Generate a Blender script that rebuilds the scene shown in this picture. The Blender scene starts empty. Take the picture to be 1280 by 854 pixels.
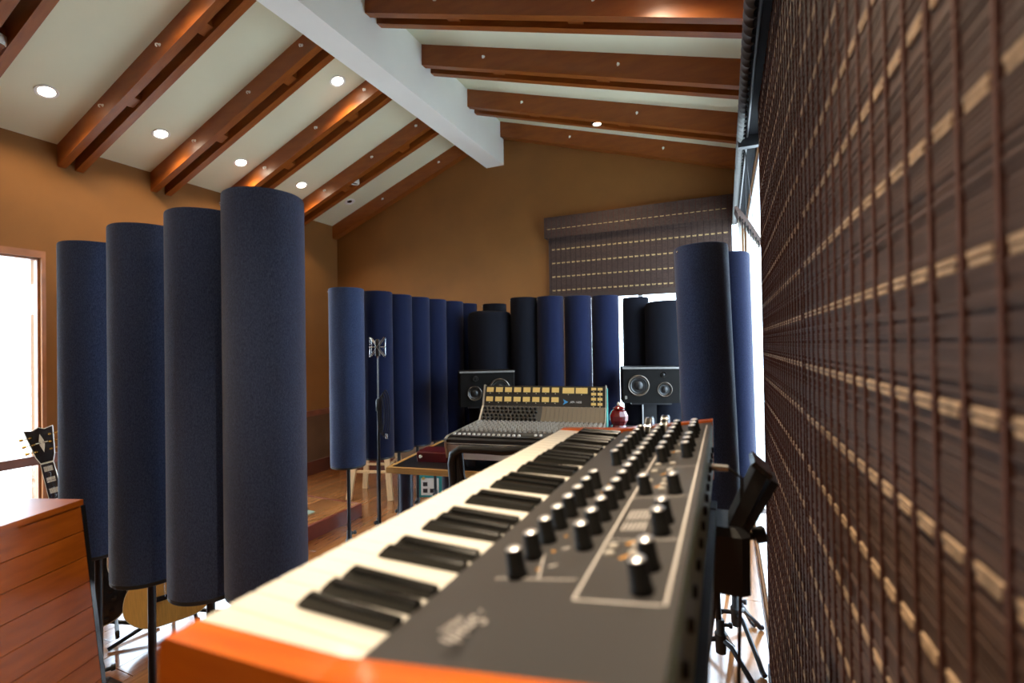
import bpy, math, random
from mathutils import Vector, Matrix
random.seed(7)
scene = bpy.context.scene
COL = scene.collection
EYE = 1.5
PI = math.pi
rad = math.radians

# ------------------------------------------------------------------ camera
YAW, PIT, ROLL = rad(24.0), rad(0.55), rad(0.9)
cam_d = bpy.data.cameras.new('camera'); cam = bpy.data.objects.new('camera', cam_d); COL.objects.link(cam)
_f = Vector((-math.sin(YAW)*math.cos(PIT), math.cos(YAW)*math.cos(PIT), math.sin(PIT)))
_r = Vector((math.cos(YAW), math.sin(YAW), 0)); _u = _r.cross(_f)
_c, _s = math.cos(ROLL), math.sin(ROLL)
_r2 = _r*_c - _u*_s; _u2 = _r*_s + _u*_c
M = Matrix.Identity(4)
for i in range(3):
    M[i][0] = _r2[i]; M[i][1] = _u2[i]; M[i][2] = -_f[i]
M.translation = Vector((0, 0, EYE))
cam.matrix_world = M
cam_d.sensor_width = 36; cam_d.lens = 36*600/1280; cam_d.clip_start = .02; cam_d.clip_end = 200
cam_d.dof.use_dof = True; cam_d.dof.focus_distance = 2.2; cam_d.dof.aperture_fstop = 2.6
scene.camera = cam

# ------------------------------------------------------------------ world and exposure
scene.view_settings.view_transform = 'Standard'; scene.view_settings.look = 'None'
scene.view_settings.gamma = 1; scene.view_settings.use_curve_mapping = False
scene.view_settings.exposure = 0.75
w = bpy.data.worlds.new('sky'); scene.world = w; w.use_nodes = True
bg = w.node_tree.nodes['Background']; bg.inputs[0].default_value = (.68, .82, 1.0, 1); bg.inputs[1].default_value = 8.0
SPOT_W = 34.0

# ------------------------------------------------------------------ materials
MATS = {}
def mat(name, col, rough=.5, metal=0, spec=.5, noise=0, nscale=20, nstretch=(1, 1, 1), bump=0, bscale=200, bstretch=(1, 1, 1), coat=0, sheen=0, emit=None, es=0, col2=None, trans=0):
    if name in MATS: return MATS[name]
    m = bpy.data.materials.new(name); m.use_nodes = True; MATS[name] = m
    nt = m.node_tree; b = nt.nodes['Principled BSDF']
    b.inputs['Base Color'].default_value = (*col, 1); b.inputs['Roughness'].default_value = rough
    b.inputs['Metallic'].default_value = metal; b.inputs['Specular IOR Level'].default_value = spec
    b.inputs['Coat Weight'].default_value = coat; b.inputs['Coat Roughness'].default_value = .12
    b.inputs['Sheen Weight'].default_value = sheen
    if emit:
        b.inputs['Emission Color'].default_value = (*emit, 1); b.inputs['Emission Strength'].default_value = es
    def tex(scale, stretch):
        tc = nt.nodes.new('ShaderNodeTexCoord'); mp = nt.nodes.new('ShaderNodeMapping'); n = nt.nodes.new('ShaderNodeTexNoise')
        mp.inputs['Scale'].default_value = stretch; n.inputs['Scale'].default_value = scale; n.inputs['Detail'].default_value = 4
        nt.links.new(tc.outputs['Object'], mp.inputs[0]); nt.links.new(mp.outputs[0], n.inputs['Vector'])
        return n
    if noise or col2:
        n = tex(nscale, nstretch); r = nt.nodes.new('ShaderNodeValToRGB')
        c2 = col2 or tuple(min(1, c*(1+noise)) for c in col)
        c1 = col if col2 else tuple(c*(1-noise) for c in col)
        r.color_ramp.elements[0].color = (*c1, 1); r.color_ramp.elements[1].color = (*c2, 1)
        r.color_ramp.elements[0].position = .3; r.color_ramp.elements[1].position = .7
        nt.links.new(n.outputs['Fac'], r.inputs[0]); nt.links.new(r.outputs[0], b.inputs['Base Color'])
    if bump:
        n = tex(bscale, bstretch); bp = nt.nodes.new('ShaderNodeBump'); bp.inputs['Strength'].default_value = bump; bp.inputs['Distance'].default_value = .002
        nt.links.new(n.outputs['Fac'], bp.inputs['Height']); nt.links.new(bp.outputs[0], b.inputs['Normal'])
    return m

def glass_mat(name):
    m = bpy.data.materials.new(name); m.use_nodes = True; nt = m.node_tree; nt.nodes.clear()
    o = nt.nodes.new('ShaderNodeOutputMaterial'); mx = nt.nodes.new('ShaderNodeMixShader'); t = nt.nodes.new('ShaderNodeBsdfTransparent'); g = nt.nodes.new('ShaderNodeBsdfGlossy')
    t.inputs[0].default_value = (.96, .98, .97, 1); g.inputs['Roughness'].default_value = .02; mx.inputs[0].default_value = .06
    nt.links.new(t.outputs[0], mx.inputs[1]); nt.links.new(g.outputs[0], mx.inputs[2]); nt.links.new(mx.outputs[0], o.inputs[0])
    return m

PLASTER = mat('tan_plaster', (.24, .096, .017), .75, noise=.08, nscale=3, bump=.15, bscale=60)
WAINSCOT = mat('dark_wainscot', (.13, .065, .028), .6, noise=.12, nscale=4)
CEIL = mat('cream_ceiling', (.78, .78, .58), .7, noise=.03, nscale=2)
WHITE = mat('white_paint', (.90, .90, .86), .6, noise=.02, nscale=3)
RAFT_L = mat('stained_rafter_wood', (.23, .055, .006), .42, col2=(.31, .085, .010), nscale=5, nstretch=(1, 10, 4), bump=.1, bscale=30, bstretch=(1, 14, 14), coat=.0)
TRIMW = mat('orange_trim_wood', (.36, .13, .035), .4, noise=.2, nscale=8, nstretch=(6, 1, 1))
BASEB = mat('dark_red_baseboard', (.11, .03, .016), .4, noise=.2, nscale=6)
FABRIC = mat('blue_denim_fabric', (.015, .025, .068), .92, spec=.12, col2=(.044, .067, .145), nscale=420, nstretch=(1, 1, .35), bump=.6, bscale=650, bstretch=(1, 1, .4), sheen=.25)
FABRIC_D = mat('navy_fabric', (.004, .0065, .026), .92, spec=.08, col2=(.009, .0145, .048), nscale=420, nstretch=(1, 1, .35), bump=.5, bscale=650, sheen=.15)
FABRIC_K = mat('black_fabric', (.008, .009, .014), .95, spec=.1, noise=.3, nscale=300)
BLACKM = mat('black_metal', (.012, .012, .014), .35, metal=.3)
BLACKP = mat('black_plastic', (.014, .014, .015), .45)
BLACKG = mat('glossy_black', (.01, .01, .011), .14, coat=.5)
CHROME = mat('chrome', (.75, .75, .76), .18, metal=1)
STEEL = mat('brushed_steel', (.55, .53, .48), .35, metal=.8)
GOLD = mat('gold_hardware', (.85, .52, .12), .25, metal=1)
IVORY = mat('ivory_binding', (.82, .76, .60), .4)
LAMPLENS = mat('lamp_lens', (1, .95, .85), .3, emit=(1, .86, .66), es=30)
GLASS = glass_mat('window_glass')
REED = mat('woven_reed', (.020, .010, .0075), .6, col2=(.105, .056, .040), nscale=9, nstretch=(4, 1, 60))
REEDBACK = mat('blind_lining', (.035, .022, .018), .9)
CORDM = mat('red_brown_cord', (.085, .028, .018), .8, noise=.2, nscale=200)
DASHM = mat('straw_thread', (.33, .22, .135), .8, noise=.4, nscale=60)
DARKWOOD = mat('dark_blind_rail', (.05, .03, .022), .5)

# ------------------------------------------------------------------ mesh helpers
class MB:
    def __init__(s): s.v = []; s.f = []
    def add(s, vs, fs):
        o = len(s.v); s.v += [tuple(v) for v in vs]; s.f += [tuple(i+o for i in f) for f in fs]; return s
    def box(s, x0, x1, y0, y1, z0, z1):
        return s.add([(x0,y0,z0),(x1,y0,z0),(x1,y1,z0),(x0,y1,z0),(x0,y0,z1),(x1,y0,z1),(x1,y1,z1),(x0,y1,z1)],
                     [(0,3,2,1),(4,5,6,7),(0,1,5,4),(1,2,6,5),(2,3,7,6),(3,0,4,7)])
    def cbox(s, x0, x1, y0, y1, z0, z1, c):          # box with chamfered vertical edges and top
        o = [(x0+c,y0),(x1-c,y0),(x1,y0+c),(x1,y1-c),(x1-c,y1),(x0+c,y1),(x0,y1-c),(x0,y0+c)]
        cx, cy = (x0+x1)/2, (y0+y1)/2
        ins = [(x+(c if x < cx else -c)*.8, y+(c if y < cy else -c)*.8) for x, y in o]
        vs = [(x,y,z0) for x,y in o]+[(x,y,z1-c) for x,y in o]+[(x,y,z1) for x,y in ins]
        fs = [tuple(range(7,-1,-1)), tuple(range(16,24))]
        for k in range(8):
            n = (k+1) % 8
            fs += [(k,n,8+n,8+k),(8+k,8+n,16+n,16+k)]
        return s.add(vs, fs)
    def prism(s, poly, a, b, axis='y'):              # polygon extruded along an axis
        n = len(poly)
        def P(p, t):
            return {'y': (p[0], t, p[1]), 'x': (t, p[0], p[1]), 'z': (p[0], p[1], t)}[axis]
        vs = [P(p, a) for p in poly]+[P(p, b) for p in poly]
        fs = [tuple(range(n)), tuple(range(2*n-1, n-1, -1))]+[(k, n+k, n+(k+1) % n, (k+1) % n) for k in range(n)]
        return s.add(vs, fs)
    def tube(s, pts, r, n=8, cap=True):
        pts = [Vector(p) for p in pts]; rs = r if isinstance(r, (list, tuple)) else [r]*len(pts)
        vs = []; prev = None
        for i, p in enumerate(pts):
            d = (pts[min(i+1, len(pts)-1)]-pts[max(i-1, 0)]).normalized()
            if prev is None:
                a = d.cross(Vector((0, 0, 1)));  a = a if a.length > 1e-3 else d.cross(Vector((1, 0, 0)))
            else:
                a = prev-d*prev.dot(d)
            a.normalize(); prev = a; b = d.cross(a)
            vs += [p+(a*math.cos(2*PI*k/n)+b*math.sin(2*PI*k/n))*rs[i] for k in range(n)]
        m = len(pts); fs = []
        for i in range(m-1):
            fs += [(i*n+k, i*n+(k+1) % n, (i+1)*n+(k+1) % n, (i+1)*n+k) for k in range(n)]
        if cap: fs += [tuple(range(n-1, -1, -1)), tuple(range((m-1)*n, m*n))]
        return s.add(vs, fs)
    def lathe(s, prof, n=32, center=(0, 0, 0), axis=(0, 0, 1)):   # profile of (r, t)
        ax = Vector(axis).normalized(); a = ax.cross(Vector((0, 0, 1)))
        a = a if a.length > 1e-3 else Vector((1, 0, 0)); a.normalize(); b = ax.cross(a); c = Vector(center)
        vs = []; fs = []
        for r, t in prof:
            vs += [c+ax*t+(a*math.cos(2*PI*k/n)+b*math.sin(2*PI*k/n))*r for k in range(n)]
        for i in range(len(prof)-1):
            fs += [(i*n+k, i*n+(k+1) % n, (i+1)*n+(k+1) % n, (i+1)*n+k) for k in range(n)]
        if prof[0][0] > 1e-6: fs.append(tuple(range(n-1, -1, -1)))
        if prof[-1][0] > 1e-6: fs.append(tuple(range((len(prof)-1)*n, len(prof)*n)))
        return s.add(vs, fs)
    def xf(s, m):
        s.v = [tuple(m @ Vector(v)) for v in s.v]; return s
    def mesh(s, name, m, smooth=False):
        me = bpy.data.meshes.new(name); me.from_pydata(s.v, [], s.f); me.materials.append(m); me.update()
        import bmesh
        bm = bmesh.new(); bm.from_mesh(me); bmesh.ops.remove_doubles(bm, verts=bm.verts, dist=1e-6); bmesh.ops.recalc_face_normals(bm, faces=bm.faces); bm.to_mesh(me); bm.free()
        if smooth:
            for p in me.polygons: p.use_smooth = True
            me.set_sharp_from_angle(angle=rad(38))
        return me
    def build(s, name, m, parent=None, smooth=False, kind=None, label=None):
        return put(name, s.mesh(name, m, smooth), parent, kind=kind, label=label)

def put(name, me, parent=None, loc=None, rot=None, kind=None, label=None):
    o = bpy.data.objects.new(name, me); COL.objects.link(o); o.parent = parent
    if loc is not None: o.location = loc
    if rot is not None: o.rotation_euler = rot
    if kind: o['kind'] = kind
    if label: o['label'] = label
    return o
def tag(o, label, cat, group=None, kind=None):
    o['label'] = label; o['category'] = cat
    if group: o['group'] = group
    if kind: o['kind'] = kind
    return o
def thing(name, label, cat, loc=(0, 0, 0), rz=0, group=None, kind=None):
    o = bpy.data.objects.new(name, None); COL.objects.link(o); o.empty_display_size = .1
    o.location = loc; o.rotation_euler = (0, 0, rz)
    return tag(o, label, cat, group, kind)
def struct(name, mb, m, parent=None): return mb.build(name, m, parent, kind='structure')
def copy_tree(o, parent=None):
    c = o.copy(); COL.objects.link(c); c.parent = parent
    for ch in list(o.children): copy_tree(ch, c)
    return c
def text_mesh(s, size, m, parent, loc, rot, name='lettering', ext=.0003, shear=0):
    cu = bpy.data.curves.new(name, 'FONT'); cu.body = s; cu.size = size; cu.extrude = ext; cu.shear = shear; cu.align_x = 'CENTER'; cu.align_y = 'CENTER'; cu.resolution_u = 3
    t = bpy.data.objects.new('tmp', cu); COL.objects.link(t); dg = bpy.context.evaluated_depsgraph_get(); dg.update()
    me = bpy.data.meshes.new_from_object(t.evaluated_get(dg)); bpy.data.objects.remove(t); me.materials.clear(); me.materials.append(m)
    return put(name, me, parent, loc, rot)

# ================================================================== THE ROOM
XL, XR, YB, YF = -4.56, .175, 4.74, -2.6
RX, RZ, SL, SR = -2.27, 3.95, .385, .31
def roof(x): return RZ-SL*(RX-x) if x < RX else RZ-SR*(x-RX)

# floor boards
fl = MB().box(XL-.2, XR+.2, YF-.2, YB+.2, -.12, -.018)
FLOOR = struct('floor', fl, mat('subfloor', (.03, .015, .01), .8))
plankm = [mat('floor_plank_%d' % k, c, .17, col2=c2, nscale=5, nstretch=(14, 1.2, 1), bump=.05, bscale=20, bstretch=(12, 1, 1), coat=.7)
          for k, (c, c2) in enumerate([((.20, .075, .022), (.33, .135, .045)), ((.24, .095, .03), (.38, .16, .055)), ((.165, .06, .02), (.28, .11, .036))])]
pw = .135
pmesh = {}
x = XL; row = 0
while x < XR-.01:
    y = YF-(row*.67 % 1.9); 
    while y < YB:
        y1 = min(y+1.9, YB); y0 = max(y, YF)
        if y1-y0 > .02:
            key = (round(y1-y0, 2), row % 3 if int(y*3) % 2 else (row+1) % 3)
            if key not in pmesh:
                L = y1-y0
                pmesh[key] = MB().cbox(.0008, pw-.0008, .001, L-.001, -.018, 0, .0015).mesh('plank', plankm[key[1]])
            put('plank', pmesh[key], FLOOR, (x, y0, 0))
        y += 1.9
    x += pw; row += 1

# ceiling slopes
ce = MB().prism([(XL-.2, roof(XL-.2)), (RX, RZ), (XR+.2, roof(XR+.2)), (XR+.2, roof(XR+.2)+.15), (RX, RZ+.15), (XL-.2, roof(XL-.2)+.15)], YF-.2, YB+.2)
struct('ceiling', ce, CEIL)

T = .15
# left wall with window
LW = (.25, 1.80, .30, 2.20)
zt = roof(XL)+.01
LW2 = (2.2, 3.55, .30, 2.20)
wl = MB().box(XL-T, XL, YF, LW[0], 0, zt).box(XL-T, XL, LW[1], LW2[0], 0, zt).box(XL-T, XL, LW2[1], YB, 0, zt).box(XL-T, XL, LW2[0], LW2[1], 0, LW2[2]).box(XL-T, XL, LW2[0], LW2[1], LW2[3], zt).box(XL-T, XL, LW[0], LW[1], 0, LW[2]).box(XL-T, XL, LW[0], LW[1], LW[3], zt)
WL = struct('wall_left', wl, PLASTER)
ws = MB().box(XL, XL+.012, LW[1]+.055, LW2[0]-.055, .16, .70).box(XL, XL+.012, LW2[1]+.055, YB, .16, .70).box(XL, XL+.012, LW2[0]-.05, LW2[1]+.05, .16, .24).box(XL, XL+.012, YF, LW[0]-.055, .16, .70)
ws.build('wainscot', WAINSCOT, WL)
struct('trim_1', MB().box(XL, XL+.03, YF, YB, .70, .765), mat('reddish_rail_wood', (.19, .065, .035), .4, noise=.2, nscale=8))
struct('baseboard_left', MB().box(XL, XL+.022, YF, YB, 0, .16), BASEB)
# back wall with window
BW = (-1.52, .15, .45, 2.60)
wb = MB().box(XL-T, BW[0], YB, YB+T, 0, BW[3]).box(BW[1], XR+.06, YB, YB+T, 0, BW[3]).box(BW[0], BW[1], YB, YB+T, 0, BW[2])
wb.prism([(XL-T, BW[3]), (XR+.06, BW[3]), (XR+.06, roof(XR+.06)+.02), (RX, RZ+.02), (XL-T, roof(XL-T)+.02)], YB, YB+T)
WB = struct('wall_back', wb, PLASTER)
MB().box(XL+.03, BW[0]-.06, YB-.012, YB, .16, .70).build('wainscot', WAINSCOT, WB)
struct('baseboard_back', MB().box(XL+.022, XR, YB-.022, YB, 0, .16), BASEB)
# right wall with the long glazed opening
RW = (-.9, 4.72, .06, 2.56)
zt = roof(XR)+.01
TRW = .06
wr = MB().box(XR, XR+TRW, YF, RW[0], 0, zt).box(XR, XR+TRW, RW[1], YB, 0, zt).box(XR, XR+TRW, RW[0], RW[1], 0, RW[2]).box(XR, XR+TRW, RW[0], RW[1], RW[3], zt)
struct('wall_right', wr, PLASTER)
# wall behind the camera
wf = MB().prism([(XL-T, 0), (XR+.06, 0), (XR+.06, roof(XR+.06)+.02), (RX, RZ+.02), (XL-T, roof(XL-T)+.02)], YF-T, YF)
struct('wall_front', wf, PLASTER)

def window(n, plane, at, a0, a1, z0, z1, mull, out, m, fr=.05, dp=.03):
    """frame and panes in a wall opening; plane 'x' (wall at x=at, runs along y) or 'y'; out = direction outwards"""
    o = bpy.data.objects.new('window_%d' % n, None); COL.objects.link(o); o['kind'] = 'structure'
    def B(p0, p1, q0, q1, d0, d1):
        lo, hi = sorted((at+out*d0, at+out*d1))
        return MB().box(lo, hi, p0, p1, q0, q1) if plane == 'x' else MB().box(p0, p1, lo, hi, q0, q1)
    f = MB()
    for a in ((a0, a0+fr, z0, z1), (a1-fr, a1, z0, z1), (a0+fr, a1-fr, z0, z0+fr), (a0+fr, a1-fr, z1-fr, z1)):
        b = B(*a, dp, dp+.05); f.add(b.v, b.f)
    f.build('window_frame', m, o)
    edges = [a0+fr]+list(mull)+[a1-fr]
    for q in mull: B(q-.022, q+.022, z0+fr, z1-fr, dp+.005, dp+.045).build('mullion', m, o)
    for p, q in zip(edges[:-1], edges[1:]):
        B(p+.001, q-.001, z0+fr, z1-fr, dp+.02, dp+.026).build('pane', GLASS, o)
    return o
for wn_, LW_w, mu in ((1, LW, 1.05), (4, LW2, 2.87)):
    W1 = window(wn_, 'x', XL, *LW_w, (mu,), -1, TRIMW, .018, .004)
    L0, L1_, L2_, L3_ = LW_w
    cs = MB().box(XL, XL+.025, L1_-.004, L1_+.02, L2_-.05, L3_+.045).box(XL, XL+.025, L0-.03, L0+.004, L2_-.05, L3_+.045).box(XL, XL+.025, L0+.004, L1_-.004, L3_-.004, L3_+.045)
    cs.build('casing', TRIMW, W1)
ALU = mat('white_window_frame', (.8, .8, .8), .4)
window(2, 'x', XR, *RW, (.6, 2.1), 1, ALU, .035, .012)
window(3, 'y', YB, *BW, (-.75,), 1, ALU, .03, .012)
# ground outside
gd = MB().box(XR+.07, 14, -8, 14, -.3, -.05).box(-16, XL-T-.01, -8, 14, -.3, -.05).box(XL-T-.01, XR+.07, YB+T+.06, 14, -.3, -.05)
gd.build('ground_outside', mat('pale_paving', (.5, .5, .47), .8, noise=.1, nscale=3), kind='structure')

# ridge beam and rafters
rb = MB().prism([(-2.385, 3.475), (-2.175, 3.475), (-2.175, roof(-2.175)+.02), (-2.385, roof(-2.385)+.02)], YF, YB)
tag(rb.build('ridge_beam', WHITE), 'thick white painted ridge beam running the length of the gabled ceiling', 'beam', kind='structure')
RD = .165
def rafter_mesh(side, y0, y1):
    if side < 0: xa, xb = XL, -2.385
    else: xa, xb = -2.175, XR
    return MB().prism([(xa, roof(xa)-RD), (xb, roof(xb)-RD), (xb, roof(xb)+.01), (xa, roof(xa)+.01)], y0, y1)
HOOK = MB().tube([(0, 0, 0), (0, -.018, 0), (0, -.026, -.006), (0, -.026, -.016), (0, -.018, -.02)], .0045, 6).lathe([(.011, 0), (.011, -.004)], 8, (0, 0, 0), (0, 1, 0)).mesh('screw_hook', mat('white_hook', (.85, .85, .82), .4), True)
ordw = ['nearest overhead', 'second', 'third', 'fourth', 'fifth']
PAIRS = [(.52, .68), (1.20, 1.37), (1.90, 2.06), (2.54, 2.71), (3.20, 3.38), (3.94, 4.13)]
where_l = ['out of sight behind the dark corner pair', 'dark pair cut by the upper left corner, with an unlit eyeball lamp', 'leftmost fully seen pair, between the two lowest left downlights', 'second full pair from the left, ending above the tall front tubes', 'third full pair from the left, ending behind the tallest tube', 'last pair before the back wall, with a round fitting between']
where_r = ['out of sight above the camera', 'out of sight above the first pair', 'just above the top edge', 'topmost pair, cut by the upper edge', 'middle pair with two white hooks', 'lowest pair with a glowing spotlight between']
RAFT = {}
for side in (-1, 1):
    for i, (y0, y1) in enumerate(PAIRS):
        wh = (where_l if side < 0 else where_r)[i]
        t = thing('rafter_pair', 'brown stained rafter pair on the %s slope, %s' % ('left' if side < 0 else 'right', wh), 'rafter', group='rafter pairs of the %s slope' % ('left' if side < 0 else 'right'), kind='structure')
        RAFT[side, i] = t
        rafter_mesh(side, y0, y0+.052).build('rafter', RAFT_L, t)
        rafter_mesh(side, y1-.052, y1).build('rafter', RAFT_L, t)
        for xb in ((-3.75, -2.98) if side < 0 else (-1.55, -.75)):
            d = .04*(i % 2)
            zc = roof(xb)-RD
            s_ = SL if side < 0 else -SR
            MB().prism([(xb-.045, zc+.025-.045*s_), (xb+.045, zc+.025+.045*s_), (xb+.045, zc+.115+.045*s_), (xb-.045, zc+.115-.045*s_)], y0+.052, y1-.052).build('spacer_block', RAFT_L, t)
        for xb in ((-3.95, -3.3, -2.75) if side < 0 else (-1.62, -.62)):
            put('screw_hook', HOOK, t, (xb, y0, roof(xb)-RD*.45))
    t = thing('rafter', 'single brown rafter lying against the back wall on the %s slope' % ('left' if side < 0 else 'right'), 'rafter', kind='structure')
    rafter_mesh(side, 4.66, YB).build('timber', RAFT_L, t)
    for xb in ((-3.75, -2.95) if side < 0 else (-1.4, -.5)): put('screw_hook', HOOK, t, (xb, 4.66, roof(xb)-RD*.45))

# recessed downlights
DL_RING = MB().lathe([(.044, .002), (.060, .002), (.064, -.003), (.060, -.007), (.046, -.006), (.042, .0)], 28).mesh('trim_ring', WHITE, True)
DL_LENS = MB().lathe([(.0, -.001), (.043, -.001), (.043, .01), (0, .01)], 24).mesh('lens', LAMPLENS)
DL_OFF = MB().lathe([(.0, -.004), (.026, -.004), (.034, .004), (.042, .006), (.042, .012), (0, .012)], 24).mesh('lens', mat('dark_reflector', (.05, .05, .05), .2, metal=.7))
def downlight(x, y, label, on=True, power=1.0, cone=128):
    t = thing('ceiling_downlight', label, 'downlight', (x, y, roof(x)-.0005), group='recessed ceiling downlights')
    tilt = -math.atan(SL) if x < RX else math.atan(SR)
    t.rotation_euler = (0, tilt, 0)
    put('trim_ring', DL_RING, t); put('lens', DL_LENS if on else DL_OFF, t)
    if on:
        l = bpy.data.lights.new('bulb', 'SPOT'); l.energy = SPOT_W*power; l.color = (1, .80, .56); l.spot_size = rad(cone); l.spot_blend = .55; l.shadow_soft_size = .04
        b = bpy.data.objects.new('bulb', l); COL.objects.link(b); b.parent = t; b.location = (0, 0, -.012); b.rotation_euler = (0, -tilt, 0)
downlight(-4.10, 1.654, 'large lit downlight at far left, left of the first full rafter pair', power=.58)
downlight(-4.10, 2.362, 'lit downlight between the first and second full rafter pairs, low on the left slope', power=.58)
downlight(-4.09, 3.05, 'lit downlight between the second and third full rafter pairs, low on the left slope', power=.58)
downlight(-4.09, 3.747, 'smallest lit downlight, just above the tallest blue tube', power=.58)
downlight(-2.887, 3.028, 'lit downlight high on the left slope beside the white ridge beam')
downlight(-4.07, 4.442, 'unlit round fitting beside the last rafter on the left slope', on=False)
downlight(-.50, .62, 'strong narrow downlight over the synthesizer, above the upper edge of the view', cone=62, power=11)
downlight(-2.9, 1.654, 'downlight high on the left slope above the nearest rafters, out of view', cone=140, power=.6)
downlight(-.3, 2.28, 'downlight at the top right beside the blind headrail, above the view', cone=140, power=.8)
downlight(-1.2, -.9, 'unseen fill downlight added behind the camera on the right slope', cone=140, power=2.2)  # unseen lamp added to brighten surfaces that face the camera
# eyeball fittings between rafters
def eyeball(x, y, z, label, on, aim=(0, 0, 0)):
    t = thing('eyeball_spotlight', label, 'spotlight', (x, y, z))
    t.rotation_euler = aim
    MB().lathe([(.030, .05), (.043, .04), (.047, .0), (.040, -.012), (.034, -.012), (.033, .0)], 24).build('housing', WHITE if not on else BLACKP, t, True)
    MB().lathe([(.0, -.002), (.033, -.002), (.033, .006), (0, .006)], 20).build('lens', LAMPLENS if on else mat('dark_reflector', (.05, .05, .05), .2, metal=.7), t)
    MB().box(-.012, .012, -.054, .054, .05, .062).build('bracket', BLACKM, t)
    if on:
        l = bpy.data.lights.new('bulb', 'SPOT'); l.energy = SPOT_W*.6; l.color = (1, .80, .56); l.spot_size = rad(120); l.spot_blend = .7; l.shadow_soft_size = .03
        b = bpy.data.objects.new('bulb', l); COL.objects.link(b); b.parent = t; b.location = (0, 0, -.016)
eyeball(-.97, 4.035, roof(-.97)-RD+.01, 'lit eyeball spotlight between the lowest rafter pair of the right slope', True)
eyeball(-3.62, 4.035, roof(-3.62)-RD+.02, 'unlit white eyeball fitting between the last left rafter pair', False)
eyeball(-3.72, 1.285, roof(-3.72)-RD+.03, 'unlit eyeball fitting between the dark rafters in the upper left corner', False)

# ================================================================== WOVEN BLINDS
def blind(name, label, plane, at, a0, a1, z0, z1, out, rowz, dash_from=0, cordp=.052, hem=0, straw=None, cordm=None):
    """hanging woven shade; plane 'x': sheet at x=at running along y, the room on the side -out"""
    t = thing(name, label, 'blind')
    def B(mb, p0, p1, q0, q1, d0, d1):
        lo, hi = sorted((at-out*d0, at-out*d1))
        if plane == 'x': mb.box(lo, hi, p0, p1, q0, q1)
        else: mb.box(p0, p1, lo, hi, q0, q1)
    m = MB(); B(m, a0, a1, z0, z1, -.002, 0); m.build('lining', REEDBACK, t)
    m = MB(); z = z0; rnd = random.Random(3)
    while z < z1-.004:
        B(m, a0, a1, z, z+.0034, 0, .0010+rnd.random()*.0024); z += .0046
    m.build('reeds', REED, t, kind='stuff')
    n = int((a1-a0)/cordp); ys = [a0+(a1-a0)*(k+.5)/n for k in range(n)]
    for y in ys:
        m = MB(); B(m, y-.0021, y+.0021, z0, z1, .001, .0050); m.build('vertical_cord', cordm or CORDM, t)
    for zr in rowz:
        m = MB()
        for k, y in enumerate(ys[:-1]):
            g = ys[k+1]-y
            B(m, y+g*.16, y+g*.84, zr, zr+.0042, .001, .0040)
            B(m, y+g*.20, y+g*.80, zr-.0066, zr-.0026, .001, .0036+rnd.random()*.0008)
        m.build('straw_row', straw or DASHM, t)
    m = MB(); B(m, a0-.004, a1+.004, z0-.022, z0+hem, -.004, .009); m.build('bottom_rail', DARKWOOD, t)
    return t
rows = [.085+.105*k for k in range(24)]
BX = .155
TZ = 2.57
blind('woven_blind', 'tall woven reed blind closest to the camera, filling the right edge', 'x', BX, -.75, 1.196, .03, TZ, 1, rows)
blind('woven_blind', 'tall woven reed blind beyond the seam, next to the bright window gap', 'x', BX+.003, 1.203, 2.48, .03, TZ, 1, rows)
# head rail and rope along the top
hr = thing('blind_headrail', 'long dark blind headrail with twisted rope running to the back wall', 'headrail')
MB().box(.105, XR-.002, -.75, 4.70, TZ, TZ+.055).build('rail', mat('dark_metal_rail', (.012, .012, .015), .7, spec=.1), hr)
MB().box(.076, .103, -.75, 4.70, TZ+.012, TZ+.075).build('wood_fascia', TRIMW, hr)
MB().tube([(.120, -.7, TZ-.007), (.120, 4.68, TZ-.007)], .005, 8).build('guide_rod', mat('dark_steel', (.16, .155, .15), .35, metal=.8), hr, True)
pts = []; vs = []; fs = []; n = 9; N = 760
for i in range(N+1):
    y = -.75+5.44*i/N; a = i*.30
    for k in range(n):
        th = 2*PI*k/n; r = .0145*(1+.42*math.cos(3*th))
        vs.append((.090+r*math.cos(th+a), y, TZ-.012+r*math.sin(th+a)))
for i in range(N):
    fs += [(i*n+k, i*n+(k+1) % n, (i+1)*n+(k+1) % n, (i+1)*n+k) for k in range(n)]
MB().add(vs, fs).build('twisted_rope', mat('charcoal_rope', (.16, .155, .15), .8), hr, True)
MB().box(.078, XR-.001, 2.76, 2.80, TZ-.055, TZ+.08).build('bracket', BLACKM, hr)
MB().box(.086, XR-.001, 1.98, 2.0, TZ+.03, TZ+.15).build('bracket', BLACKM, hr)
# the gathered blind at the far end of the glazing
gb = thing('gathered_blind', 'raised blind bunched into a fan of dark pleats by the bright window', 'blind')
for k in range(9):
    u = k/8; x0 = .056+.104*u; z0 = 2.235-.155*u**1.15
    prof = [(x0, z0), (x0+.012, z0+.004), (x0+.030, z0-.030), (x0+.026, z0-.052), (x0+.018, z0-.056), (x0+.014, z0-.034)]
    p_ = MB().prism(prof, 2.86+.006*k, 3.02).build('pleat', DARKWOOD if k % 2 else REED, gb, True)
    if k in (1, 4, 7): MB().tube([(x0+.008, 2.95, z0), (.118, 2.95, TZ)], .0015, 5).build('lift_cord', BLACKP, gb)
    MB().tube([(x0+.02, 2.93, z0-.05), (x0+.021, 2.93, 1.85-.02*k)], .002, 6).build('lift_cord', IVORY, gb)
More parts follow.
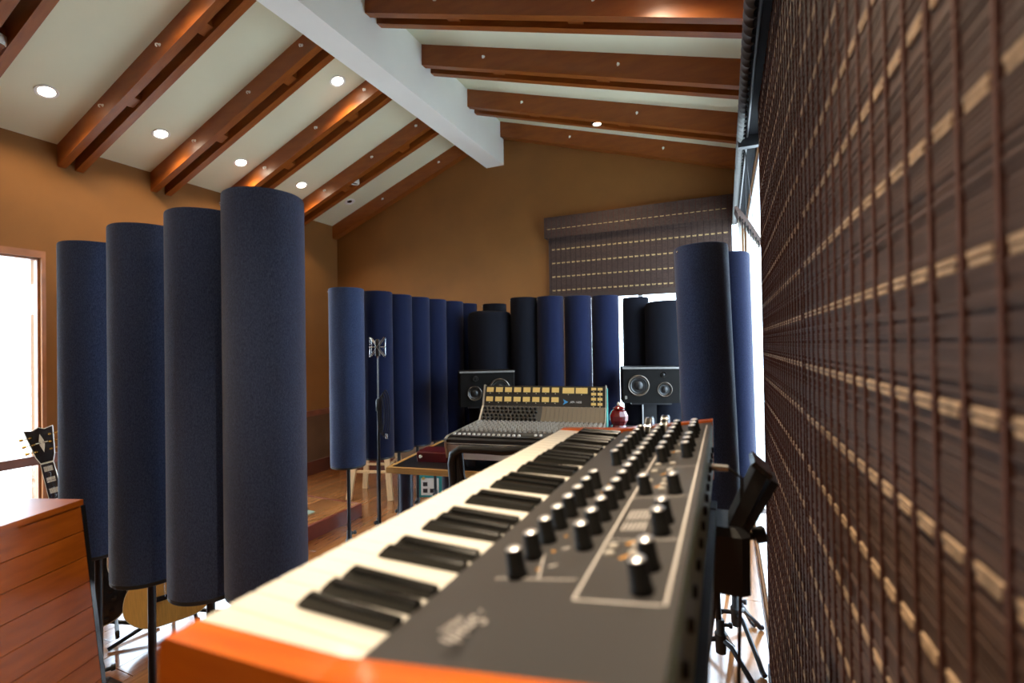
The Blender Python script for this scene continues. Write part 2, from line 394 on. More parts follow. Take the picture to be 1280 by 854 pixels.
# back wall blind with valance
bb = blind('woven_blind', 'wide woven blind half lowered over the back wall window', 'y', YB-.05, -1.655, .07, 1.99, 2.78, 1, [2.065+.140*k for k in range(5)], hem=.035, straw=mat('golden_straw', (.62, .44, .20), .8, noise=.4, nscale=60), cordm=mat('dark_cord', (.03, .014, .010), .8))
vb = thing('blind_valance', 'short woven valance over the head of the back wall blind', 'valance')
VX0, VX1, VY = -1.685, .085, YB-.10
m = MB().box(VX0, VX1, VY+.002, VY+.006, 2.60, 2.81); m.build('lining', REEDBACK, vb)
m = MB().box(VX0, VX0+.006, VY+.006, YB-.002, 2.60, 2.81).box(VX0, VX1, VY+.006, YB-.002, 2.795, 2.81); m.build('return_board', DARKWOOD, vb)
m = MB(); z = 2.60
while z < 2.807: m.box(VX0, VX1, VY-.0008, VY+.002, z, z+.0034); z += .0046
m.build('reeds', REED, vb, kind='stuff')
for k in range(33): MB().box(VX0+.025+k*.053, VX0+.0295+k*.053, VY-.003, VY, 2.60, 2.81).build('vertical_cord', CORDM, vb)
m = MB()
for k in range(32): m.box(VX0+.033+k*.053, VX0+.068+k*.053, VY-.003, VY, 2.685, 2.690)
m.build('straw_row', mat('golden_straw', (.62, .44, .20), .8), vb)

# ================================================================== ACOUSTIC TUBES
TR, TH = .1165, 1.215
def tube_meshes(m, r, h, tag_):
    b = MB().lathe([(r-.003, .012), (r, .02), (r, h-.006), (r-.002, h-.001), (r-.006, h)], 48).mesh('fabric_sleeve', m, True)
    c = MB().lathe([(0, h+.0005), (r-.006, h+.0005), (r-.006, h+.002), (0, h+.003)], 40).mesh('top_disc', FABRIC_K if tag_ else m, True)
    e = MB().lathe([(0, .0), (r-.004, .0), (r-.001, .003), (r-.001, .013), (r-.004, .014), (0, .014)], 40).mesh('base_disc', BLACKP, True)
    return b, c, e
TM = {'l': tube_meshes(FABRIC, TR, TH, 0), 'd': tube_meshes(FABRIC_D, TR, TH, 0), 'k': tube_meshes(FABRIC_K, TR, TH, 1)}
POLE = {}
HUB = MB().lathe([(.013, .10), (.022, .105), (.024, .16), (.026, .19), (.018, .20), (.017, .25), (.014, .255)], 16).mesh('hub', BLACKP, True)
KNOB_T = MB().lathe([(.008, 0), (.008, .02), (.013, .022), (.013, .034), (.009, .036)], 10, (.014, 0, .23), (1, 0, 0)).mesh('clamp_knob', BLACKP, True)
LEG_T = MB().tube([(.015, 0, .165), (.06, 0, .16), (.185, 0, .05), (.215, 0, .018), (.235, 0, .0125)], [.0105, .0115, .0115, .012, .012], 8).mesh('leg', BLACKM, True)
PIN_T = MB().lathe([(.005, 0), (.005, .004), (.0025, .007), (0, .0075)], 8, (0, 0, 0), (-.8, -.6, 0)).mesh('hanging_pin', CHROME, True)
def acoustic_tube(x, y, top, label, kind='d', rz=0, tilt=(0, 0), group=None, h=None):
    t = thing('acoustic_tube', label, 'acoustic tube', (x, y, 0), group=group)
    zb = top-TH
    R = (tilt[0], tilt[1], 0); E = Matrix.Rotation(tilt[0], 3, 'X') if tilt[0] else Matrix.Rotation(tilt[1], 3, 'Y')
    off = E @ Vector((0, 0, zb))
    b, c, e = TM[kind]
    sl = put('fabric_sleeve', b, t, off, R)
    put('top_disc', c, t, off, R); put('base_disc', e, t, off, R)
    k = round(zb, 2)
    if k not in POLE: POLE[k] = MB().lathe([(.0125, .10), (.0125, zb-.0)], 12).mesh('pole', BLACKM, True)
    put('pole', POLE[k], t, (0, 0, 0), R)
    pn = put('hanging_pin', PIN_T, t, off+E @ Vector((-TR*.80, -TR*.62, TH-.022)), R)
    put('hub', HUB, t); put('clamp_knob', KNOB_T, t, rot=(0, 0, rz+.9))
    for q in range(3): put('leg', LEG_T, t, rot=(0, 0, rz+q*2*PI/3))
    return t
G1, G2, G3, G4 = 'tall tubes at the front left', 'row of tubes left of the console', 'tubes behind the console', 'tubes beside the bright window'
acoustic_tube(-2.30, 1.08, 1.925, 'blue fabric tube at the far left end of the front row, beside the window', 'l', .2, group=G1)
acoustic_tube(-1.865, 1.032, 1.93, 'second blue fabric tube from the left, in the front row before the guitars', 'l', .9, group=G1)
acoustic_tube(-1.552, 1.034, 1.94, 'dark blue tube half hidden behind the tallest front tube', 'l', 1.5, group=G1)
acoustic_tube(-1.315, 1.057, 1.975, 'tallest and largest blue fabric tube, in front of all others', 'l', .5, group=G1)
acoustic_tube(-2.381, 2.555, 1.910, 'lit blue tube at the front end of the middle row, left of the microphone', 'l', .3, group=G2)
mids = [(-2.356, 2.833), (-2.366, 3.091), (-2.357, 3.325), (-2.335, 3.554), (-2.30, 3.79), (-2.30, 4.06)]
ml = ['dark blue tube directly behind the microphone', 'third tube of the middle row, right of the microphone', 'fourth tube of the middle row', 'fifth tube of the middle row', 'sixth tube of the middle row', 'last tube of the middle row, touching the large black cylinder']
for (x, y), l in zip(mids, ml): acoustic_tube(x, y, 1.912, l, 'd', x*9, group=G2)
acoustic_tube(-2.07, 4.24, 1.912, 'black tube top peeping over the large cylinder behind the left speaker', 'k', .4)
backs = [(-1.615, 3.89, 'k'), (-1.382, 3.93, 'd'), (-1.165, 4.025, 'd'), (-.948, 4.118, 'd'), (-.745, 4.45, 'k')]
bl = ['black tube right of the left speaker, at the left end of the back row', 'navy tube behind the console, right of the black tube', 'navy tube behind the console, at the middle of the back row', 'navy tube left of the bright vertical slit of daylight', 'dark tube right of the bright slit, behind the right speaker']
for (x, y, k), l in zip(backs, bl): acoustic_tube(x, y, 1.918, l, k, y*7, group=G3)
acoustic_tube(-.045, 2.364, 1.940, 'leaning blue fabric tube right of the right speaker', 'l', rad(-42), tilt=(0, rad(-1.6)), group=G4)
acoustic_tube(.022, 2.62, 1.935, 'narrow blue edge of a tube between the leaning tube and the window', 'd', rad(-62), tilt=(0, rad(-.7)), group=G4)  # darker fabric puts this tube's shade into its colour
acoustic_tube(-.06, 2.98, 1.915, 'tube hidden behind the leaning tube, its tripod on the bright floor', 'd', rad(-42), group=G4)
def big_tube(x, y, r, h, label):
    t = thing('bass_trap', label, 'bass trap', (x, y, 0), group='large black cylinders behind the speakers')
    MB().lathe([(r-.004, .04), (r, .05), (r, h-.05), (r-.015, h-.012), (r-.04, h)], 56).build('fabric_sleeve', FABRIC_K, t, True)
    MB().lathe([(0, h+.001), (r-.04, h+.0005)], 40).build('top_disc', FABRIC_K, t, True)
    MB().lathe([(r-.02, 0), (r-.01, .004), (r-.01, .04)], 40).build('base_ring', BLACKP, t, True)
big_tube(-1.935, 3.86, .197, 1.81, 'large black cylinder behind the left speaker')
big_tube(-.445, 4.33, .20, 1.862, 'large black cylinder behind the right speaker, under the bright window strip')

# ================================================================== SYNTHESIZER
SX0, SX1 = -.366, -.03        # front (player side) .. rear
SY0, SY1 = .206, 1.110
CK = .024
KZ = EYE-.2
syn = thing('synthesizer', 'long analog synthesizer keyboard with orange wooden ends and grey knob panel', 'synthesizer', (0, 0, 0))
ORANGE = mat('orange_wood_cheek', (.85, .19, .010), .3, col2=(.70, .12, .006), nscale=9, nstretch=(1, 8, 8), coat=.5)
PANEL = mat('charcoal_panel', (.058, .055, .055), .38, noise=.04, nscale=4)
PRINT = mat('panel_print', (.62, .58, .55), .5)
PRINT_O = mat('orange_print', (.75, .36, .06), .5)
KW = mat('white_key_plastic', (.90, .86, .78), .28, coat=.3)
KB = mat('black_key_plastic', (.006, .006, .006), .22, spec=.3)
def pz(x): return EYE-.195+(x+.21)*(.030/.18)
ckp = [(SX0, KZ-.085), (SX1+.002, KZ-.085), (SX1+.002, pz(SX1)+.004), (-.22, KZ+.009), (SX0+.006, KZ+.002), (SX0, KZ-.004)]
MB().prism(ckp, SY0, SY0+CK).build('wooden_end', ORANGE, syn, label='orange wooden end nearest the camera')
MB().prism(ckp, SY1-CK, SY1).build('wooden_end', ORANGE, syn, label='orange wooden end farthest from the camera')
body = MB().prism([(SX0+.012, KZ-.078), (SX1, KZ-.078), (SX1, pz(SX1)), (-.214, pz(-.214)), (-.214, KZ-.022), (SX0+.012, KZ-.022)], SY0+CK, SY1-CK)
BODY = body.build('case', PANEL, syn)
MB().box(SX1-.0005, SX1+.0015, SY0+CK+.01, SY1-CK-.01, KZ-.07, pz(SX1)-.006).build('rear_panel', mat('greenish_grey_metal', (.20, .26, .16), .4, metal=.2), syn)
JACK = MB().lathe([(.0055, 0), (.0055, .004), (.003, .004), (.003, .001)], 10, axis=(1, 0, 0)).mesh('jack_socket', BLACKM, True)
for k in range(14): put('jack_socket', JACK, syn, (SX1+.0015, .32+k*.052, KZ-.005))
kp = (SY1-SY0-2*CK)/36
whites = MB().cbox(0, .147, .0004, kp-.0004, -.02, 0, .0012).mesh('white_key', KW)
bk = MB()
bk.add([(-.094,-.0052,-.012),(0,-.0052,-.012),(0,.0052,-.012),(-.094,.0052,-.012),
        (-.093,-.0048,.003),(-.093,.0048,.003),(-.086,-.0046,.0095),(-.086,.0046,.0095),(-.084,-.0026,.0116),(-.084,.0026,.0116),
        (0,-.0048,.003),(0,.0048,.003),(0,-.0044,.0078),(0,.0044,.0078),(0,-.0026,.0096),(0,.0026,.0096)],
       [(0,3,2,1),(0,4,5,3),(4,6,7,5),(6,8,9,7),(8,14,15,9),(6,12,14,8),(9,15,13,7),(4,10,12,6),(7,13,11,5),(0,1,10,4),(5,11,2,3),(1,2,11,13,15,14,12,10)])
blacks = bk.mesh('black_key', KB, True)
for i in range(36):
    y = SY0+CK+i*kp
    put('white_key', whites, syn, (SX0+.004, y, KZ))
    if i % 7 in (1, 2, 3, 5, 6) and i < 35:
        put('black_key', blacks, syn, (-.2145, y+kp, KZ))
KNB = mat('knob_black', (.005, .005, .005), .5, spec=.3)
KNS = mat('knob_silver', (.85, .85, .88), .3, metal=.9)
KN = MB().lathe([(.0086, 0), (.0086, .003), (.0078, .004), (.0072, .0205), (.0062, .022)], 14).mesh('knob', KNB, True)
KNC = MB().lathe([(.0064, .0214), (.0062, .0226), (.004, .0240), (0, .0246)], 12).mesh('knob_cap', KNS, True)
PT = math.atan(.030/.18)
def knob(x, y):
    k = put('knob', KN, syn, (x, y, pz(x)), (0, -PT, 0)); put('knob_cap', KNC, k)
for y in [.357+.0368*i for i in range(8)]+[.745+.04*i for i in range(7)]: knob(-.157, y)
for y in [.414+.037*i for i in range(16)]: knob(-.117, y)
for y in (.336, .373, .445, .475, .572, .76, .80, .84, .92, .955, .99): knob(-.055, y)
for y in (.575, .738, .775, .83, .875, .92, .96, 1.0): knob(-.088, y)
def strip(mb, x0, y0, x1, y1, wd=.0011):
    d = Vector((x1-x0, y1-y0)).normalized()*wd; nx, ny = -d.y, d.x
    P = [(x0+nx, y0+ny), (x0-nx, y0-ny), (x1-nx, y1-ny), (x1+nx, y1+ny)]
    mb.add([(a, b, pz(a)+.00025) for a, b in P], [(0, 1, 2, 3)])
m = MB()
strip(m, -.100, .322, -.106, 1.05); strip(m, -.100, .322, -.040, .318); strip(m, -.038, .318, -.038, 1.05)
for y in (.432, .56, .70, .88): strip(m, -.101, y, -.040, y-.002, .0007)
strip(m, -.1375, .352, -.106, .352, .0007); strip(m, -.1375, .352, -.150, .40, .0007); strip(m, -.175, .352, -.1375, .352, .0007)
for q in range(6):
    strip(m, -.093+q*.004, .485, -.093+q*.004, .515, .0008); strip(m, -.093+q*.004, .455, -.093+q*.004, .478, .0008)
for yk in [.375+.0368*i for i in range(15)]:
    strip(m, -.1375, yk, -.131, yk+.004, .0012)
m.build('printed_lines', PRINT, syn, kind='stuff')
m = MB()
for yk in [.37+.037*i for i in range(9)]: strip(m, -.146, yk, -.142, yk, .0014)
for yk in (.39, .42, .60, .66, .80): strip(m, -.082, yk, -.076, yk+.008, .0014)
m.build('orange_marks', PRINT_O, syn, kind='stuff')
BUT = MB().cbox(-.004, .004, -.0028, .0028, 0, .0026, .0008).mesh('button', mat('pale_button', (.62, .58, .52), .4))
for y in [.40, .415, .59, .61, .63, .68, .72, .80, .86]:
    for x in (-.092, -.072): put('button', BUT, syn, (x, y, pz(x)), (0, -PT, 0))
text_mesh('Dave Smith', .020, PRINT, syn, (-.157, .295, pz(-.157)+.0004), (0, -PT, -PI/2), shear=.3, ext=.0002)
text_mesh('INSTRUMENTS', .0075, PRINT, syn, (-.172, .290, pz(-.172)+.0004), (0, -PT, -PI/2), ext=.0002)
# pitch and modulation wheels at the far end
for x in (-.150, -.118):
    wz = pz(x)-.012
    a = put('wheel', MB().lathe([(0, -.007), (.040, -.007), (.042, -.005), (.042, .005), (.040, .007), (0, .007)], 28, axis=(1, 0, 0)).mesh('wheel', BLACKG, True), syn, (x, 1.045, wz))
    put('wheel_rim', MB().lathe([(.0405, -.0072), (.0428, -.006), (.0428, -.0042), (.0412, -.0042)], 28, axis=(1, 0, 0)).lathe([(.0412, .0042), (.0428, .0042), (.0428, .006), (.0405, .0072)], 28, axis=(1, 0, 0)).mesh('wheel_rim', CHROME, True), a)

# keyboard stand: single column with arms, its tilted top end stands up behind the synthesizer
ks = thing('keyboard_stand', 'black column keyboard stand rising tilted behind the synthesizer', 'stand', (0, 0, 0))
cy = .90
def obar(p, q, wx, wy):       # rectangular bar from p to q
    p, q = Vector(p), Vector(q); d = (q-p).normalized(); a = Vector((0, 1, 0)); a = (a-d*a.dot(d)).normalized(); b = d.cross(a)
    vs = [e+a*sa*wy/2+b*sb*wx/2 for e in (p, q) for sa, sb in ((-1,-1),(1,-1),(1,1),(-1,1))]
    return MB().add(vs, [(0,1,2,3),(4,7,6,5),(0,4,5,1),(1,5,6,2),(2,6,7,3),(3,7,4,0)])
obar((-.012, cy, KZ-.15), (.050, cy, EYE-.205), .020, .075).build('column_top', BLACKP, ks)
obar((.010, cy-.002, KZ-.135), (.067, cy-.002, EYE-.222), .012, .068).build('column_cover', BLACKM, ks)
obar((.046, cy, EYE-.2085), (.052, cy, EYE-.2015), .034, .082).build('end_cap', BLACKG, ks)
obar((-.20, cy, .04), (-.035, cy, KZ-.14), .055, .07).build('column', BLACKM, ks)
MB().cbox(-.06, .030, cy-.055, cy+.055, KZ-.205, KZ-.10, .012).build('clamp_block', BLACKP, ks)
MB().lathe([(.006, 0), (.006, .012), (.014, .014), (.014, .030), (.010, .033)], 12, (.026, cy+.02, KZ-.135), (1, .1, .3)).build('clamp_knob', BLACKP, ks, True)
MB().box(-.05, -.02, .42, .95, KZ-.115, KZ-.088).build('crossbar', BLACKM, ks)
for y in (.43, .90): MB().box(-.33, -.02, y, y+.03, KZ-.10, KZ-.0862).build('support_arm', BLACKM, ks)
MB().tube([(-.20, cy-.45, .02), (-.20, cy, .04), (-.20, cy+.42, .02)], .02, 8).build('foot_bar', BLACKM, ks, True)
MB().tube([(-.20, cy, .04), (-.48, cy-.02, .02)], .02, 8).build('foot_bar', BLACKM, ks, True)
cb = MB().tube([(SX1+.004, .86, KZ-.005), (SX1+.03, .86, KZ-.005)], .006, 10); cb.build('cable_plug', CHROME, syn, True, label='metal cable plug in the rear of the keyboard')
pts = [(SX1+.03, .86, KZ-.005), (SX1+.05, .865, KZ-.02), (SX1+.045, .87, KZ-.2), (SX1+.03, .88, KZ-.6), (-.0, 1.0, .02)]
MB().tube(pts, .003, 6).build('cable', BLACKP, syn, True)

# ================================================================== DESK AND CONSOLE
CA = rad(9); CO = (-1.472, 2.361)        # console front left corner, local x along width, y to the back
def cl(x, y): return (CO[0]+x*math.cos(CA)-y*math.sin(CA), CO[1]+x*math.sin(CA)+y*math.cos(CA))
con = thing('mixing_console', 'analog mixing console with a bridge of yellow meters', 'mixing console', (CO[0], CO[1], 0), CA)
CW = .85
CBODY = mat('console_black', (.016, .015, .014), .4)
CPAN = mat('console_panel', (.055, .05, .042), .45)
CPAN2 = mat('bronze_blank_panel', (.20, .155, .105), .4, metal=.3)
prof = [(0, .945), (.02, .935), (.02, .905), (.76, .905), (.78, 1.20), (.735, 1.218), (.69, 1.078), (.60, .988), (.03, .982), (0, .972)]
MB().prism(prof, 0, CW, 'x').build('body', CBODY, con)
SIDE = mat('side_panel_painted_light', (.05, .28, .24), .4)  # teal puts the blue-green light on this side panel into its colour
pr2 = [(-.006, .94), (.022, .86), (.10, .86), (.10, .898), (.77, .898), (.79, 1.21), (.733, 1.226), (.684, 1.083), (.597, .994), (.03, .989), (-.006, .977)]
MB().prism(pr2, -.012, 0, 'x').build('end_panel', STEEL, con, label='pale metal edge of the console')
MB().prism(pr2, CW, CW+.006, 'x').build('end_panel', STEEL, con, label='pale metal edge of the console')
MB().prism([(.55, .91), (.765, .91), (.78, 1.2), (.735, 1.20), (.70, 1.08)], CW+.006, CW+.012, 'x').build('side_plate', SIDE, con, label='side plate with blue-green light painted in')
MB().box(.0, CW, -.003, .001, .948, .953).build('front_trim', mat('pale_front_strip', (.55, .52, .44), .5), con)
MB().prism([(.030, .855), (.09, .855), (.09, .905), (.0195, .905), (.0195, .934), (.006, .944)], .001, CW-.001, 'x').build('front_apron', mat('cream_apron', (.78, .75, .66), .5), con)
for x in (.08, CW-.14): MB().box(x, x+.06, .1, .7, .795, .905).build('riser', CBODY, con)
# bridge meters
def on_bridge(u, s):      # u across, s 0..1 up the bridge face -> local point
    y = .69+.045*s; z = 1.078+.14*s
    return Vector((u, y, z))
BT = math.atan2(.045, .14)
GOLDM = mat('meter_face', (.62, .42, .13), .5, emit=(.9, .62, .2), es=.12)
MFR = mat('meter_bezel', (.03, .028, .025), .35)
def meter(u, s, wd, ht, name='level_meter'):
    p = on_bridge(u, s); R_ = (-BT, 0, 0)
    o = put(name, MB().box(-wd/2-.003, wd/2+.003, -.004, .002, -ht/2-.003, ht/2+.003).mesh(name, MFR), con, p, R_)
    put('meter_dial', MB().box(-wd/2, wd/2, -.0048, -.0038, -ht/2, ht/2).mesh('meter_dial', GOLDM), o)
    put('meter_lamp', MB().lathe([(.003, -.0045), (.003, -.001)], 8, (0, 0, -ht/2-.008), (0, 1, 0)).mesh('meter_lamp', IVORY), o)
for k in range(8):
    u = CW*(.045+k*.0792)
    meter(u, .80, .050, .034); meter(u, .34, .050, .034)
for k in range(2): meter(CW*(.706+k*.106), .78, .080, .040)
for k in range(2):
    for q in range(4): meter(CW*(.908+k*.05), .86-q*.235, .032, .018, 'small_meter')
p = on_bridge(CW*.683, .24)
lg = MB().prism([(-.016, -.020), (.020, 0), (-.016, .020), (-.006, 0)], -.005, -.003, 'y').mesh('blue_emblem', mat('console_blue', (.05, .35, .75), .4))
put('blue_emblem', lg, con, p, (-BT, 0, 0))
text_mesh('API 1608', .021, mat('white_letters', (.8, .8, .78), .5), con, on_bridge(CW*.768, .24)+Vector((0, -.004, 0)), (PI/2-BT, 0, 0), ext=.0008)
# rest of the bridge width: plain panel and trims
MB().add([on_bridge(0, -.02)+Vector((0, -.004, 0)), on_bridge(CW, -.02)+Vector((0, -.004, 0)), on_bridge(CW, .015)+Vector((0, -.004, 0)), on_bridge(0, .015)+Vector((0, -.004, 0))], [(0, 1, 2, 3)]).build('bridge_trim', STEEL, con)
# sloped knob bank and channel strips
NS = 28; swd = (CW-.01)/NS
sm = MB().box(.0008, swd-.0008, 0, .545, 0, .004).mesh('channel_strip', CPAN)
sm2 = MB().box(.0008, swd-.0008, 0, .125, 0, .004).mesh('equalizer_strip', CPAN)
sm3 = MB().box(.0008, swd-.0008, 0, .125, 0, .004).mesh('equalizer_strip', CPAN2)
kn = MB()
for q in range(11):
    y = .16+q*.034
    kn.lathe([(.0075, .004), (.006, .020), (0, .021)], 8, (swd*.34 if q % 2 else swd*.58, y, 0))
    kn.box(swd*.78, swd*.9, y-.004, y+.004, .004, .009)
knm = kn.mesh('knobs', mat('grey_knob', (.42, .38, .32), .4, metal=.2), True)
kn2 = MB()
for q in range(4):
    kn2.lathe([(.0098, .004), (.009, .012), (.0065, .022), (0, .023)], 10, (swd*(.35 if q % 2 else .65), .014+q*.030, 0))
kn2m = kn2.mesh('knobs', BLACKP, True)
cap = MB().prism([(-.010, .004), (.010, .004), (.007, .014), (0, .011), (-.007, .014)], swd*.28, swd*.72, 'x').mesh('fader_cap', mat('white_fader', (.86, .85, .80), .4))
slot = MB().box(swd*.47, swd*.53, .02, .12, .0035, .0046).mesh('fader_slot', BLACKP)
ES = math.atan2(.09, .09)
for i in range(NS):
    s1 = put('channel_strip', sm, con, (.005+i*swd, .04, .983)); put('knobs', knm, s1, kind='stuff')
    if i < 14 or i in (16, 17): put('fader_cap', cap, s1, (0, .035+(.0 if i < 14 else .03), 0))
    put('fader_slot', slot, s1)
    s2 = put('equalizer_strip', sm2 if i < 14 else sm3, con, (.005+i*swd, .6005, .9885), (ES, 0, 0))
    if i < 13: put('knobs', kn2m, s2, kind='stuff')
MB().box(.005, CW-.005, .028, .115, .9865, .9878).build('fader_panel', CBODY, con)

dk = thing('studio_desk', 'black topped desk with light wooden edge carrying the console', 'desk', (CO[0], CO[1], 0), CA)
LW_ = mat('light_edge_wood', (.60, .33, .10), .4, noise=.15, nscale=10, nstretch=(1, 8, 8))
MB().box(-.36, 1.10, .02, .82, .765, .792).build('desk_top', mat('desk_black', (.012, .011, .011), .35), dk)
MB().box(-.385, 1.10, -.005, .02, .760, .794).build('wood_edge', LW_, dk)
MB().box(-.385, -.36, .02, .82, .760, .794).build('wood_edge', LW_, dk)
for x, y in ((-.30, .08), (-.02, .08), (.98, .08), (-.30, .72), (.98, .72)):
    MB().lathe([(.042, 0), (.042, .765)], 20, (x, y, 0)).build('leg', mat('navy_leg', (.02, .03, .06), .35), dk, True)

mb_ = thing('red_gear_box', 'dark red low box with two pale round knobs on the desk', 'gear box', (*cl(-.275, .17), .792), CA)
MB().cbox(0, .265, 0, .16, 0, .062, .006).build('case', mat('maroon_paint', (.10, .008, .010), .3, coat=.3), mb_)
for x in (.03, .235): MB().lathe([(.010, 0), (.010, .008), (.007, .011), (0, .011)], 14, (x, 0, .032), (0, -1, 0)).build('round_knob', IVORY, mb_, True)

# side rack with the red lantern
sx, sy = cl(.875, .52)
rk = thing('equipment_rack', 'black equipment rack standing right of the console', 'rack', (sx, sy, 0), CA)
MB().box(0, .20, 0, .25, .795, .955).build('case', BLACKP, rk)
MB().box(0, .20, -.003, 0, .80, .87).build('front_panel', CBODY, rk); MB().box(0, .20, -.003, 0, .875, .95).build('front_panel', CBODY, rk)
rk.location.z = -.0025
RL = mat('red_glass', (.16, .006, .006), .15, coat=.4)
ln = thing('red_lantern', 'small red glass lantern with pale finial beside the console', 'lantern', (*cl(.94, .60), .9525))
MB().lathe([(.045, 0), (.05, .01), (.042, .03), (.058, .06), (.060, .09), (.046, .12), (.03, .132)], 10).build('glass_body', RL, ln)
MB().lathe([(.03, .132), (.04, .137), (.02, .15), (.006, .155)], 12).build('lid', RL, ln, True)
MB().lathe([(.007, .155), (.01, .165), (.005, .176), (0, .178)], 10).build('finial', IVORY, ln, True)

# ================================================================== SPEAKERS
def speaker(x, y, z, rz, mirror, label, slabel):
    st = thing('speaker_stand', slabel, 'stand', (x, y, 0), rz)
    MB().cbox(-.17, .17, .0, .28, 0, .025, .01).build('base_plate', BLACKM, st)
    MB().box(-.05, .05, .09, .19, .025, z-.012).build('column', BLACKM, st)
    MB().box(-.15, .15, .0, .26, z-.012, z).build('top_plate', BLACKM, st)
    t = thing('studio_monitor', label, 'speaker', (x, y, z), rz, group='studio monitors')
    W, H, D = .43, .275, .27
    BAF = mat('monitor_baffle', (.008, .0075, .007), .6, spec=.08)
    MB().cbox(-W/2, W/2, .0, D, 0, H, .006).build('cabinet', BAF, t)
    MB().box(-W/2, W/2, -.008, .0, H-.012, H+.001).build('top_edge', mat('grey_edge', (.22, .21, .20), .4), t)
    sg = -1 if mirror else 1
    def driver(nm, u, v, r, dome):
        o = MB().lathe([(r*1.14, .0), (r*1.14, -.006), (r*1.05, -.010), (r*.97, -.008), (r*.92, -.003), (r*.92, 0)], 36, (u, 0, v), (0, 1, 0)).build(nm, mat('driver_ring', (.09, .075, .06), .3, metal=.7), t, True)
        MB().lathe([(r*.93, -.004), (r*.85, -.009), (r*.72, -.004), (dome, -.0015), (dome*.96, -.006), (dome*.7, -.012), (0, -.015)], 32, (u, 0, v), (0, 1, 0)).build('cone', mat('cone_rubber', (.014, .014, .014), .3), o, True)
    driver('woofer', -.095*sg, .135, .072, .034)
    driver('midrange', .100*sg, .105, .050, .026)
    driver('tweeter', .092*sg, .218, .019, .011)
    MB().box(-.19*sg-.008, -.19*sg+.008, -.0015, .001, .03, .055).build('badge', STEEL, t)
speaker(-.53, 3.81, 1.045, rad(15), False, 'black studio monitor lying sideways on the right of the console', 'black stand under the right monitor')
speaker(-1.70, 3.335, 1.033, rad(33), True, 'black studio monitor lying sideways on the left behind the console', 'black stand under the left monitor')

# ================================================================== CHAIR
ch = thing('studio_chair', 'black tubular framed chair with mesh back before the console', 'chair', (-.93, 1.98, 0), rad(20))
loopp = [(-.20, -.02, .62), (-.225, -.035, .82), (-.232, -.045, .98), (-.225, -.05, 1.02), (-.19, -.055, 1.045), (-.10, -.062, 1.043), (0, -.065, 1.036), (.10, -.062, 1.043), (.19, -.055, 1.045), (.225, -.05, 1.02), (.232, -.045, .98), (.225, -.035, .82), (.20, -.02, .62)]
MB().tube(loopp, .019, 10).build('back_frame', BLACKP, ch, True)
for s1 in (-1, 1): MB().tube([(s1*.165, -.028, .80), (s1*.185, -.042, .93), (s1*.19, -.05, 1.03)], .012, 8).build('inner_post', BLACKM, ch, True)
for s1 in (-1, 1): MB().add([(s1*.168, -.03, .80), (s1*.222, -.034, .80), (s1*.222, -.048, 1.02), (s1*.188, -.05, 1.02), (s1*.168, -.024, .80), (s1*.222, -.028, .80), (s1*.222, -.042, 1.02), (s1*.188, -.044, 1.02)], [(0,1,2,3),(7,6,5,4),(0,4,5,1),(1,5,6,2),(2,6,7,3),(3,7,4,0)]).build('mesh_side', mat('dotted_mesh', (.02, .02, .022), .7, noise=.8, nscale=300), ch)
MESHM = mat('dotted_mesh', (.02, .02, .022), .7, noise=.8, nscale=300)
g = []; f = []
for i in range(9):
    for j in range(9):
        u = -1+2*j/8; v = i/8
        g.append((u*(.195+.012*v), -.018-.018*v-.02*(1-u*u)+.028, .56+.26*v))
for i in range(8):
    for j in range(8): f.append((i*9+j, i*9+j+1, i*9+j+10, i*9+j+9))
g2 = [(x, y+.006, z) for x, y, z in g]; n9 = len(g)
MB().add(g+g2, f+[tuple(q+n9 for q in reversed(k)) for k in f]).build('mesh_back', MESHM, ch, True)
MB().cbox(-.23, .23, 0, .45, .44, .51, .03).build('seat', FABRIC_K, ch)
MB().tube([(0, .22, .09), (0, .22, .44)], .025, 12).build('gas_post', BLACKM, ch, True)
MB().tube([(-.20, -.02, .62), (-.19, .0, .5), (-.12, .05, .445)], .016, 8).build('back_strut', BLACKM, ch, True)
MB().tube([(.20, -.02, .62), (.19, .0, .5), (.12, .05, .445)], .016, 8).build('back_strut', BLACKM, ch, True)
for k in range(5):
    a = k*2*PI/5+.3; ex, ey = .29*math.cos(a), .22+.29*math.sin(a)
    lg_ = MB().tube([(0, .22, .10), (ex, ey, .065)], [.022, .014], 8).build('base_leg', BLACKM, ch, True)
    MB().lathe([(.024, -.012), (.027, -.008), (.027, .008), (.024, .012)], 14, (ex, ey, .0272), (-math.sin(a), math.cos(a), 0)).build('caster', BLACKP, lg_, True)

# ================================================================== MICROPHONE
mc = thing('microphone_stand', 'slim microphone stand with coiled cable before the middle tubes', 'microphone stand', (-1.922, 2.319, 0))
MB().tube([(0, 0, .16), (0, 0, 1.18)], .0085, 10).build('lower_tube', BLACKM, mc, True)
MB().tube([(0, 0, 1.18), (0, 0, 1.44)], .0042, 10).build('upper_tube', mat('dark_steel', (.16, .155, .15), .35, metal=.8), mc, True)
MB().lathe([(.012, 1.12), (.015, 1.125), (.015, 1.185), (.009, 1.195)], 14).build('clutch', BLACKP, mc, True)
MB().lathe([(.012, .13), (.024, .135), (.024, .18), (.012, .20)], 14).build('hub', BLACKP, mc, True)
for k in range(3):
    a = k*2*PI/3+.4
    MB().tube([(0, 0, .155), (.30*math.cos(a), .30*math.sin(a), .012)], .0085, 8).build('leg', BLACKM, mc, True)
vp = Vector((math.cos(YAW), math.sin(YAW), 0))
